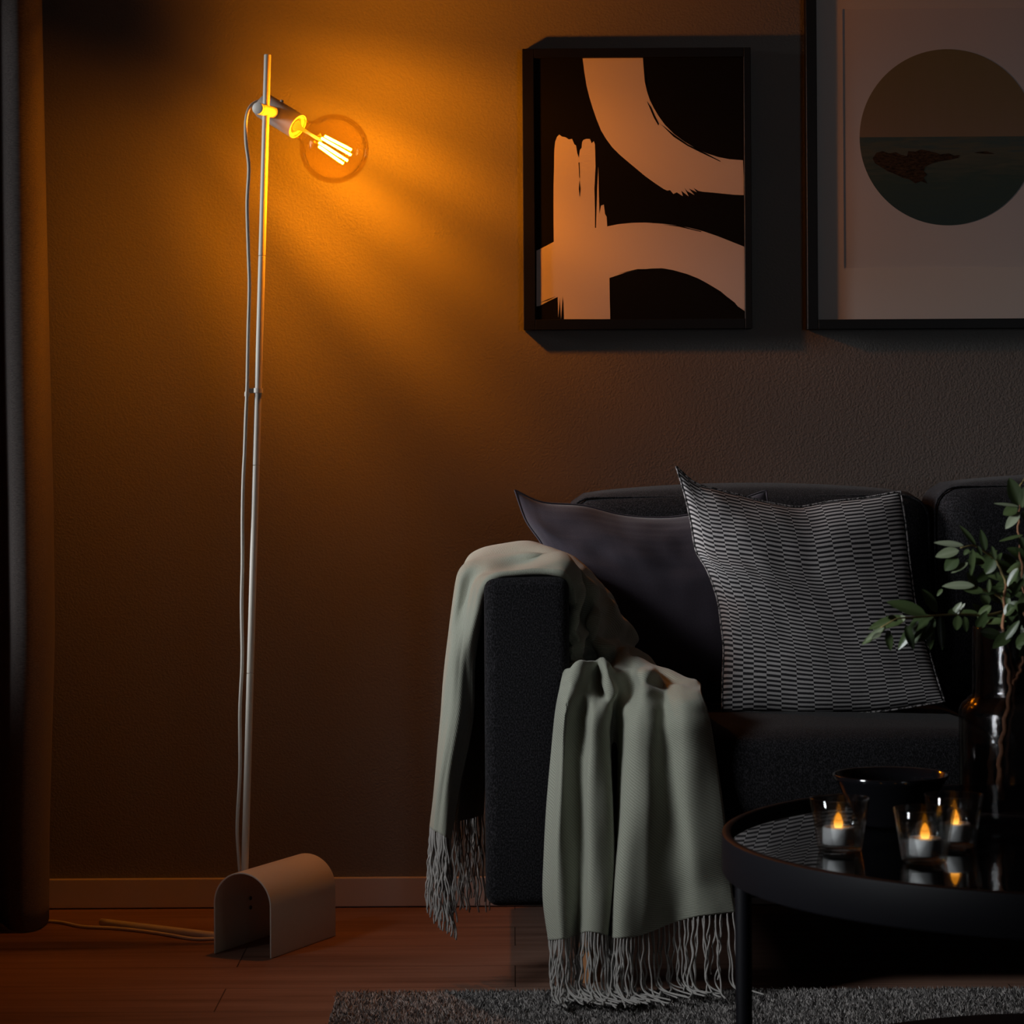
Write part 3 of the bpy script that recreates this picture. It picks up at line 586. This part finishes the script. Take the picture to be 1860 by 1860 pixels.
# crest over the seat edge
R([(1024,1222,4.610),(1044,1206,4.585),(1066,1198,4.60),(1086,1200,4.635),(1100,1206,4.60),(1118,1214,4.62),(1142,1210,4.66),(1166,1214,4.62),(1196,1226,4.66),(1236,1236,4.64),(1268,1242,4.66)])
R([(1019,1245,4.575),(1036,1236,4.545),(1064,1238,4.56),(1088,1250,4.60),(1108,1262,4.565),(1124,1250,4.61),(1146,1262,4.60),(1170,1250,4.56),(1204,1256,4.60),(1240,1256,4.57),(1274,1262,4.575)])
R([(1010,1292,4.565),(1028,1288,4.515),(1054,1290,4.555),(1078,1294,4.525),(1100,1300,4.55),(1116,1304,4.595),(1138,1306,4.545),(1172,1302,4.535),(1206,1306,4.555),(1244,1304,4.53),(1286,1300,4.557)])
R([(1002,1370,4.570),(1022,1366,4.525),(1048,1366,4.555),(1074,1366,4.522),(1102,1370,4.55),(1117,1374,4.597),(1136,1376,4.535),(1172,1374,4.525),(1208,1376,4.55),(1246,1374,4.53),(1298,1370,4.560)])
R([(994,1460,4.570),(1018,1456,4.522),(1050,1456,4.556),(1072,1456,4.522),(1106,1460,4.54),(1117,1462,4.597),(1132,1464,4.530),(1172,1464,4.515),(1214,1464,4.545),(1252,1462,4.53),(1312,1460,4.560)])
R([(989,1550,4.565),(1014,1548,4.520),(1052,1548,4.556),(1074,1548,4.520),(1108,1550,4.54),(1116,1552,4.593),(1128,1552,4.525),(1170,1552,4.525),(1220,1552,4.55),(1262,1552,4.53),(1322,1550,4.562)])
R([(987,1630,4.560),(1014,1632,4.518),(1050,1632,4.553),(1072,1632,4.515),(1106,1634,4.53),(1113,1634,4.588),(1124,1636,4.520),(1168,1636,4.525),(1222,1624,4.56),(1270,1616,4.55),(1328,1610,4.57)])
R([(997,1708,4.555),(1020,1706,4.520),(1047,1698,4.560),(1070,1692,4.515),(1100,1698,4.53),(1108,1700,4.580),(1122,1704,4.515),(1160,1700,4.525),(1216,1678,4.57),(1272,1664,4.56),(1336,1656,4.575)])
def blanket():
    g = np.array([[tuple(P(*c)) for c in r_] for r_ in rows])
    nu, nv = 420, 130
    G = crgrid(g, nu, nv)
    # natural small creases along the length
    du = np.gradient(G, axis=0); dv = np.gradient(G, axis=1); nr = np.cross(du, dv); nr /= np.linalg.norm(nr, axis=2, keepdims=True)+1e-9
    for i in range(nu):
        u = i/nu; mid = math.exp(-((u-.62)/.10)**2)
        for j in range(nv):
            v = j/nv
            k = 0.0042*noise.noise(Vector((u*7, v*9, 1.3)))+0.0030*noise.noise(Vector((u*13+3, v*15, 4.1)))
            k += mid*0.030*noise.noise(Vector((u*38, v*7, 8.8)))
            k += math.exp(-((u-.36)/.13)**2)*(-0.004+0.010*math.sin(2*PI*(v*3.4+.22*math.sin(u*17)+.3*noise.noise(Vector((u*6, v*3, 2.2))))))*min(1, v/.08)
            k += (.35+.65*min(1, max(0, (u-.7)/.1)))*0.006*noise.noise(Vector((u*4+9, v*6, 6.2)))
            edge = min(1, v/.04, (1-v)/.04+.2)
            G[i, j] += nr[i, j]*k*edge
    V = G.reshape(-1, 3); uv = [(j/nv*1.0, i/nu*4.0) for i in range(nu) for j in range(nv)]
    o = obj('throw_blanket', (V, gridfaces(nu, nv)), M['throw'], None, uvs=uv)
    mo = o.modifiers.new('s', 'SOLIDIFY'); mo.thickness = 0.0035; mo.offset = 0
    tag(o, 'sage green fringed throw draped over the sofa armrest and seat edge', 'throw')
    return o, G
bl, G = blanket()
def tassel(p, length, zfloor, sd, out=(0, -1, 0), lean=0.0):
    rn = random.Random(sd); pts = [Vector(p)+Vector((0, 0, .004))]; n = 16; d = Vector((rn.uniform(-.10, .10)+lean, rn.uniform(-.12, .04), -1)); ph = rn.random()*6; am = rn.uniform(.001, .0028)
    q = Vector(p)
    ly = Vector((rn.uniform(-.2, 1.0), -rn.uniform(.3, 1.0), 0)).normalized()
    z0 = zfloor+rn.random()*.006
    for i in range(1, n+1):
        dd = d.normalized() if q.z > z0+.001 else ly
        if q.z > z0 and q.z < z0+.03: dd = (d.normalized()*(q.z-z0)/.03+ly*(1-(q.z-z0)/.03)).normalized()
        q = q+dd*length/n; q.z = max(q.z, z0)
        pts.append(q+Vector((am*math.sin(ph+i*1.1)*min(1, i/4), am*math.cos(ph*2+i*.9)*min(1, i/4), 0)))
    return tube(smoothcurve(pts, 34), 0.00155, 6)
fr = []
nv = G.shape[1]
def hem(row, cnt, ln0, ln1, zf, s0):
    for k in range(cnt):
        t = (k+.5)/cnt*(nv-1); j = int(t); p = G[row, j]*(1-(t-j))+G[row, min(j+1, nv-1)]*(t-j)
        rn = random.Random(s0+k)
        fr.append((tassel(p, rn.uniform(ln0, ln1), zf, s0+k), p, s0+k))
hem(0, 46, .135, .175, 0.0, 100); hem(G.shape[0]-1, 62, .135, .175, 0.026, 300)
# every cord splits at its knot into a second, slightly shorter strand
extra = []
for vf, p, sd in fr[:100]: obj('tassel', vf, M['fringe'], bl)
for vf, p, sd in fr[100:]: extra.append(vf)
for row, cnt, zf, s0 in ((0, 40, 0.0, 700), (G.shape[0]-1, 56, 0.026, 900)):
    for k in range(cnt):
        t = (k+.1)/cnt*(nv-1); j = int(t); p = G[row, j]; rn = random.Random(s0+k); extra.append(tassel(Vector(p)+Vector((0, .004, 0)), rn.uniform(.10, .16), zf, s0+k))
tag(obj('fringe_strands', join(*extra), M['fringe'], bl), kind='stuff')

# ---------------------------------------------------------------- rug
def rug():
    c = FL(612, 1817); x0, y1 = c.x, c.y; x1, y0 = x0+2.9, y1-2.2
    rt = thing('rug', ((x0+x1)/2, (y0+y1)/2, 0), 'grey mottled shaggy rug under the coffee table', 'rug')
    obj('backing', box(x0, x1, y0, y1, 0.0005, 0.012, .004, 2), M['rug'], rt, smooth=False)
    n = 150000; rg = np.random.default_rng(3)
    xs = rg.uniform(x0+.002, x1-.5, n); ys = y1-.002-(rg.random(n)**1.25)*(1.15)
    h = rg.uniform(.003, .009, n); a = rg.uniform(0, 6.28, n); lx = rg.normal(0, .003, n); ly = rg.normal(0, .003, n); r_ = .0019
    base = np.stack([xs, ys, np.full(n, .0115)], 1); V = np.zeros((n, 4, 3))
    for k in range(3):
        V[:, k] = base+np.stack([np.cos(a+k*2.094)*r_, np.sin(a+k*2.094)*r_, np.zeros(n)], 1)
    V[:, 3] = base+np.stack([lx, ly, h], 1)
    idx = np.arange(n)[:, None]*4; Fc = np.concatenate([idx+[0, 1, 3], idx+[1, 2, 3], idx+[2, 0, 3]], 1).reshape(-1, 3)
    me = bpy.data.meshes.new('pile'); me.vertices.add(n*4); me.vertices.foreach_set('co', V.ravel()); nf = len(Fc)
    me.loops.add(nf*3); me.loops.foreach_set('vertex_index', Fc.ravel().astype(np.int32)); me.polygons.add(nf); me.polygons.foreach_set('loop_start', np.arange(nf, dtype=np.int32)*3)
    me.update(calc_edges=True)
    at_ = me.attributes.new('shade', 'FLOAT', 'POINT'); at_.data.foreach_set('value', np.repeat(rg.random(n), 4).astype(np.float32))
    me.materials.append(M['pile']); o = bpy.data.objects.new('pile', me); C.objects.link(o); o.parent = rt
    o.matrix_parent_inverse = Matrix.Translation(rt.location).inverted(); o['kind'] = 'stuff'
rug()

# ---------------------------------------------------------------- coffee table
TX, TY, TR, TZ = 0.736, 3.38, 0.480, 0.4525
def table():
    rt = thing('coffee_table', (TX, TY, 0.0), 'large round black tray-top coffee table with mirror-black surface', 'coffee table')
    obj('tabletop', lathe([(0, -.006), (TR-.012, -.006), (TR-.012, 0), (0, 0)], (TX, TY, TZ), seg=160), M['tabletop'], rt, sharp=0.6)
    obj('rim', lathe([(TR-.0105, -.006), (TR-.0105, .0090), (TR-.009, .0102), (TR-.003, .0102), (TR-.0005, .0090), (TR, .006), (TR, -.037), (TR-.002, -.040), (TR-.010, -.040), (TR-.014, -.036), (TR-.014, -.006)], (TX, TY, TZ), seg=160, closed=True), M['table'], rt, sharp=0.7)
    obj('lower_shelf', lathe([(0, 0), (TR-.045, 0), (TR-.042, -.003), (TR-.042, -.018), (TR-.045, -.020), (0, -.020)], (TX, TY, 0.149), seg=120), M['table'], rt, sharp=0.6)
    for a in (math.degrees(math.acos((0.2845-TX)/(TR-.026)))*1.0, 68, -22, -112):
        a = math.radians(a); lx, ly = TX+(TR-.026)*math.cos(a), TY+(TR-.026)*math.sin(a)*(1)
        obj('leg', tube([(lx, ly, TZ-.006), (lx, ly, .001 if False else .022)], 0.0105, 20), M['table'], rt, sharp=0.7)
table()

# ---------------------------------------------------------------- bowl, candle glasses, vase
def bowl():
    c = P(1618, 1405, 3.52); rb = 107/F*3.52; h = c.z-TZ
    o = obj('bowl', lathe([(0, .001), (.036, .001), (.040, .003), (.042, .006), (rb*.72, h*.42), (rb*.93, h*.88), (rb-.001, h-.001), (rb-.0025, h), (rb-.005, h-.001), (rb*.88, h*.82), (rb*.65, h*.42), (.030, .008), (0, .006)], (c.x, c.y, TZ), seg=96), M['bowl'])
    tag(o, 'wide black glazed bowl behind the candle glasses on the table', 'bowl')
bowl()
GR = 0.0365
def holder(x, y):
    e = thing('candle_holder', (x, y, TZ), 'clear tapered glass candle holder standing leftmost on the table', 'candle holder', 'glass candle holders on the coffee table')
    prof = [(0, 0.0005), (.0245, .0005), (.0262, .002), (GR-.0002, .0625), (GR-.0009, .0635), (GR-.0019, .0635), (GR-.0025, .0625), (.0238, .0098), (.022, .0082), (0, .0080)]
    o = obj('glass_cup', lathe(prof, (x, y, TZ), seg=96), M['glass'], e)
    return e
def tealight(x, y):
    z = TZ+.0085
    e = thing('tealight', (x, y, z), 'white tealight with amber flame in the leftmost glass', 'tealight', 'white tealights in the glass holders')
    obj('tealight_body', lathe([(0, 0), (.0180, 0), (.0188, .0008), (.0190, .0195), (.0183, .0205), (.0060, .0195), (.0045, .0190), (0, .0190)], (x, y, z), seg=64), M['wax'], e, sharp=0.8)
    obj('flame', lathe([(0, 0), (.0040, 0), (.0053, .004), (.0054, .008), (.0042, .013), (.0026, .0165), (.0013, .0185), (0, .0192)], (x, y, z+.0185), seg=32), M['flame'], e)
    return e
spots = []
for px, py in ((1526, 1545), (1679, 1566), (1733, 1538)):
    q = FL(px, py, TZ); spots.append(q)
h0 = holder(spots[0].x, spots[0].y); t0 = tealight(spots[0].x-.002, spots[0].y)
zt = TZ+.0085
copytree(h0, (spots[1].x, spots[1].y, TZ), 'clear tapered glass candle holder nearest the front table edge')
copytree(t0, (spots[1].x+.001, spots[1].y, zt), 'white tealight with amber flame in the glass nearest the front table edge')
copytree(h0, (spots[2].x, spots[2].y, TZ), 'clear tapered glass candle holder partly behind another, nearest the vase')
copytree(t0, (spots[2].x+.001, spots[2].y, zt), 'white tealight with amber flame in the glass nearest the vase')

VD = 3.56
vb = P(1864, 1500, VD); vx, vy = vb.x, vb.y; sc = VD/F
z_sh = P(1864, 1275, VD).z-TZ; z_rim = P(1864, 1137, VD).z-TZ; rb_, rn_ = 120*sc, 95*sc; tk = .004
vase = obj('vase', lathe([(0, .001), (rb_-.008, .001), (rb_-.002, .004), (rb_, .012), (rb_, z_sh-.012), (rb_-.003, z_sh-.003), (rb_-.010, z_sh+.003), (rn_+.006, z_sh+.006), (rn_+.001, z_sh+.010), (rn_, z_sh+.018), (rn_, z_rim-.002), (rn_-.001, z_rim), (rn_-.003, z_rim),
      (rn_-tk, z_rim-.002), (rn_-tk, z_sh+.014), (rn_-tk+.002, z_sh+.004), (rb_-.010, z_sh-.003), (rb_-tk-.001, z_sh-.010), (rb_-tk, z_sh-.016), (rb_-tk, .022), (rb_-.014, .016), (0, .015)], (vx, vy, TZ), seg=120), M['smoke'])
tag(vase, 'smoked glass bottle vase with wide neck, holding leafy branches at the right edge', 'vase')

# ---------------------------------------------------------------- leafy branches
def branches():
    rt = thing('leafy_branch', (vx, vy, TZ+.017), 'green oval-leafed branch standing in the smoked glass vase', 'branch')
    D0 = VD-.01
    def st(name, pts, r0, r1, n=40, wob=.0016):
        q = smoothcurve([P(*p) for p in pts], n); q = [p+Vector((wob*math.sin(i*1.7), wob*math.cos(i*1.3), 0)) for i, p in enumerate(q)]
        return tube(q, [r0+(r1-r0)*i/(n-1) for i in range(n)], 8), q
    stems = []; twigs = []
    s1, q1 = st('s', [(1818, 1452, D0), (1816, 1400, D0), (1820, 1350, D0), (1828, 1300, D0), (1835, 1250, D0), (1830, 1210, D0), (1822, 1170, D0-.01), (1824, 1110, D0-.02), (1826, 1050, D0-.03)], .0044, .0018); stems.append(s1)
    s2, q2 = st('s', [(1836, 1246, D0), (1850, 1225, D0), (1858, 1195, D0), (1862, 1130, D0), (1856, 1040, D0-.02), (1850, 960, D0-.03), (1852, 915, D0-.04)], .0022, .0012); stems.append(s2)
    for q in stems: obj('stem', q, M['bark'], rt)
    tw = [[(1824, 1110, D0-.02), (1790, 1118, D0-.05), (1750, 1116, D0-.08), (1712, 1117, D0-.11), (1670, 1121, D0-.14), (1630, 1124, D0-.17), (1600, 1140, D0-.18)],
          [(1828, 1060, D0-.03), (1815, 1030, D0-.03), (1806, 1015, D0-.03), (1785, 1000, D0-.04), (1768, 991, D0-.05), (1745, 995, D0-.06)],
          [(1824, 1090, D0-.02), (1805, 1078, D0-.03), (1782, 1070, D0-.05), (1768, 1066, D0-.06)],
          [(1852, 915, D0-.04), (1850, 890, D0-.04), (1862, 868, D0-.04)],
          [(1856, 1040, D0-.02), (1880, 1000, D0+.02), (1905, 970, D0+.05)],
          [(1860, 1110, D0), (1890, 1090, D0+.04), (1930, 1080, D0+.08)],
          [(1824, 1075, D0-.02), (1838, 1050, D0+.03), (1848, 1035, D0+.06)]]
    tq = []
    for t_ in tw: vf, q = st('t', t_, .0017, .0009, 26, .0004); twigs.append(vf); tq.append(q)
    tm = simple('twig_green', (0.33, 0.26, 0.10), .6)
    for q in twigs: obj('twig', q, tm, rt)
    V, Fc, A = [], [], []
    def leaf(base, tip, wd, up, shade, curl=.12):
        base, tip = Vector(base), Vector(tip); d = tip-base; L = d.length; d.normalize(); side = d.cross(up)
        if side.length < .1: side = d.cross(Vector((1, .2, .1)))
        side.normalize(); nn = side.cross(d).normalized(); k0 = len(V); n = 10
        for i in range(n+1):
            t_ = i/n; w_ = wd*(math.sin(PI*min(1, t_**.85)))**.75*(1 if 0 < i < n else 0)+.0004
            c = base+d*L*t_-nn*curl*L*(t_-.0)**2*.5
            for s_ in (-1, -.5, 0, .5, 1):
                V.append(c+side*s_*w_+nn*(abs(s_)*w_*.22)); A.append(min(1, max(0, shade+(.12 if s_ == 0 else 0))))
        for i in range(n):
            for s_ in range(4): a = k0+i*5+s_; Fc.append((a, a+1, a+6, a+5))
    cam_up = Vector((0, -.8, .6))
    def L(bx, by, tx, ty, w_, D=D0-.05, shade=.5, dd=0.0, up=None):
        leaf(P(bx, by, D), P(tx, ty, D+dd), w_/F*D/2, up or cam_up, shade)
    # main twig to the left
    T = D0-.15
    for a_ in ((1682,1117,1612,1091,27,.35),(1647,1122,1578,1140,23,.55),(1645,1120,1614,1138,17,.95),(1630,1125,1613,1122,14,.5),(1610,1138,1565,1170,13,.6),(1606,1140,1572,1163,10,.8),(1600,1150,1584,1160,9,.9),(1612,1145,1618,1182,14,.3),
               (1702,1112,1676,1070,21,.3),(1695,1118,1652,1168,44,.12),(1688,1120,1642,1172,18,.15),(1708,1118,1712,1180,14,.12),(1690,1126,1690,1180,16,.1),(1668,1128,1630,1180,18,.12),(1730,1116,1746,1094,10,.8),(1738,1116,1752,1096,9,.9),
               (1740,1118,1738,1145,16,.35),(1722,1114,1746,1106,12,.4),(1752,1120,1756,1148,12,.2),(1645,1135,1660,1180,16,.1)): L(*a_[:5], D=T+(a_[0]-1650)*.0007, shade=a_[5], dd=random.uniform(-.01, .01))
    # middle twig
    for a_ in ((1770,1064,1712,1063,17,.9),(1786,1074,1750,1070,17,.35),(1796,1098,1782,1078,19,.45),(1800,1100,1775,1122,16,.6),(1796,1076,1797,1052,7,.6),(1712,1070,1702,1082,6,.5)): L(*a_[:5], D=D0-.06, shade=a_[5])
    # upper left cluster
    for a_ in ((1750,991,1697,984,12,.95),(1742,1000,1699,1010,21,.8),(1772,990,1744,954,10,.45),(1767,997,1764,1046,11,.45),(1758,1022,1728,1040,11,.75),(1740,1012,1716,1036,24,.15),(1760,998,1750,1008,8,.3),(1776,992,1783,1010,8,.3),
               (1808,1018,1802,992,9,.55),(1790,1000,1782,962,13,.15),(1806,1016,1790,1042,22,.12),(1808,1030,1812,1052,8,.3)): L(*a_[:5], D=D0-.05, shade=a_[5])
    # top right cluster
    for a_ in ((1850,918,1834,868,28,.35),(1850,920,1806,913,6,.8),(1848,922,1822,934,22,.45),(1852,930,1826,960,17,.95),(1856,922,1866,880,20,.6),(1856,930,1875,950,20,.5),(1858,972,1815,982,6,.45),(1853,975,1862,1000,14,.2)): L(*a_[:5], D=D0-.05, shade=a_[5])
    # inner mass round the neck
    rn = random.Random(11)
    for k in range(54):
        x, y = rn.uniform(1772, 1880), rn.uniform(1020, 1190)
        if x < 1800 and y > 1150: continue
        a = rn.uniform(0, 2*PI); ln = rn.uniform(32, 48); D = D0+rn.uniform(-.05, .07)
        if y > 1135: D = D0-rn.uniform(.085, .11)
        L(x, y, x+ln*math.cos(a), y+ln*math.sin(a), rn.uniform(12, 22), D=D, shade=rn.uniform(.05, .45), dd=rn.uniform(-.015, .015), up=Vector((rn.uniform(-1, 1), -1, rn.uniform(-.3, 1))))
    for t_ in tq[4:]:
        for i in range(4, len(t_), 3):
            b0 = t_[i]; dr = Vector((rn.uniform(-1, 1), rn.uniform(-1, 1), rn.uniform(-.6, 1))).normalized(); leaf(b0, b0+dr*.032, .008, cam_up, rn.uniform(.1, .6))
    obj('foliage', (V, Fc), M['leaf'], rt, attr=A)
branches()

# ---------------------------------------------------------------- light
wd = bpy.data.worlds.new('world'); S.world = wd; wd.use_nodes = True
wd.node_tree.nodes['Background'].inputs[0].default_value = (0.35, 0.42, 0.6, 1); wd.node_tree.nodes['Background'].inputs[1].default_value = 0.01
def area(name, loc, target, sx_, sy_, pw, col, spread=180):
    l = bpy.data.lights.new(name, 'AREA'); l.shape = 'RECTANGLE'; l.size = sx_; l.size_y = sy_; l.energy = pw; l.color = col; l.spread = math.radians(spread)
    o = bpy.data.objects.new(name, l); C.objects.link(o); o.location = loc; o.rotation_euler = (Vector(target)-Vector(loc)).to_track_quat('-Z', 'Y').to_euler(); return o
area('window_daylight', (XL+.06, 3.1, 1.95), (0.05, 4.50, 0.50), 1.0, 0.5, 1.55, (0.96, 0.98, 1.0), 31)
area('pole_skim', (XL+.06, 4.92, 1.30), (-0.40, 5.03, 1.0), 0.45, 1.4, 3.0, (0.95, 0.97, 1.0), 27)  # added narrow lamp, grazes the wall to brighten the lamp pole
area('table_fill', (XL+.06, 2.35, 1.15), (0.55, 3.40, 0.62), 0.4, 0.8, 1.5, (0.92, 0.96, 1.0), 23)  # added fill lamp aimed at the candle glasses, vase and leaves
area('front_fill', (2.2, YF+.06, 1.5), (1.2, 5.5, 1.9), 1.1, 1.3, 0.7, (0.86, 0.93, 1.0), 38)  # added fill lamp for the pictures; the wall behind it has no window

S.view_settings.view_transform = 'Standard'; S.view_settings.look = 'None'; S.view_settings.gamma = 1; S.view_settings.use_curve_mapping = False
S.view_settings.exposure = 0.0
S.cycles.max_bounces = 8; S.cycles.transparent_max_bounces = 16; S.cycles.transmission_bounces = 8; S.cycles.glossy_bounces = 4; S.cycles.diffuse_bounces = 2; S.cycles.use_adaptive_sampling = True; S.cycles.adaptive_threshold = 0.015
S.cycles.sample_clamp_indirect = 1.5; S.cycles.caustics_reflective = False; S.cycles.caustics_refractive = False
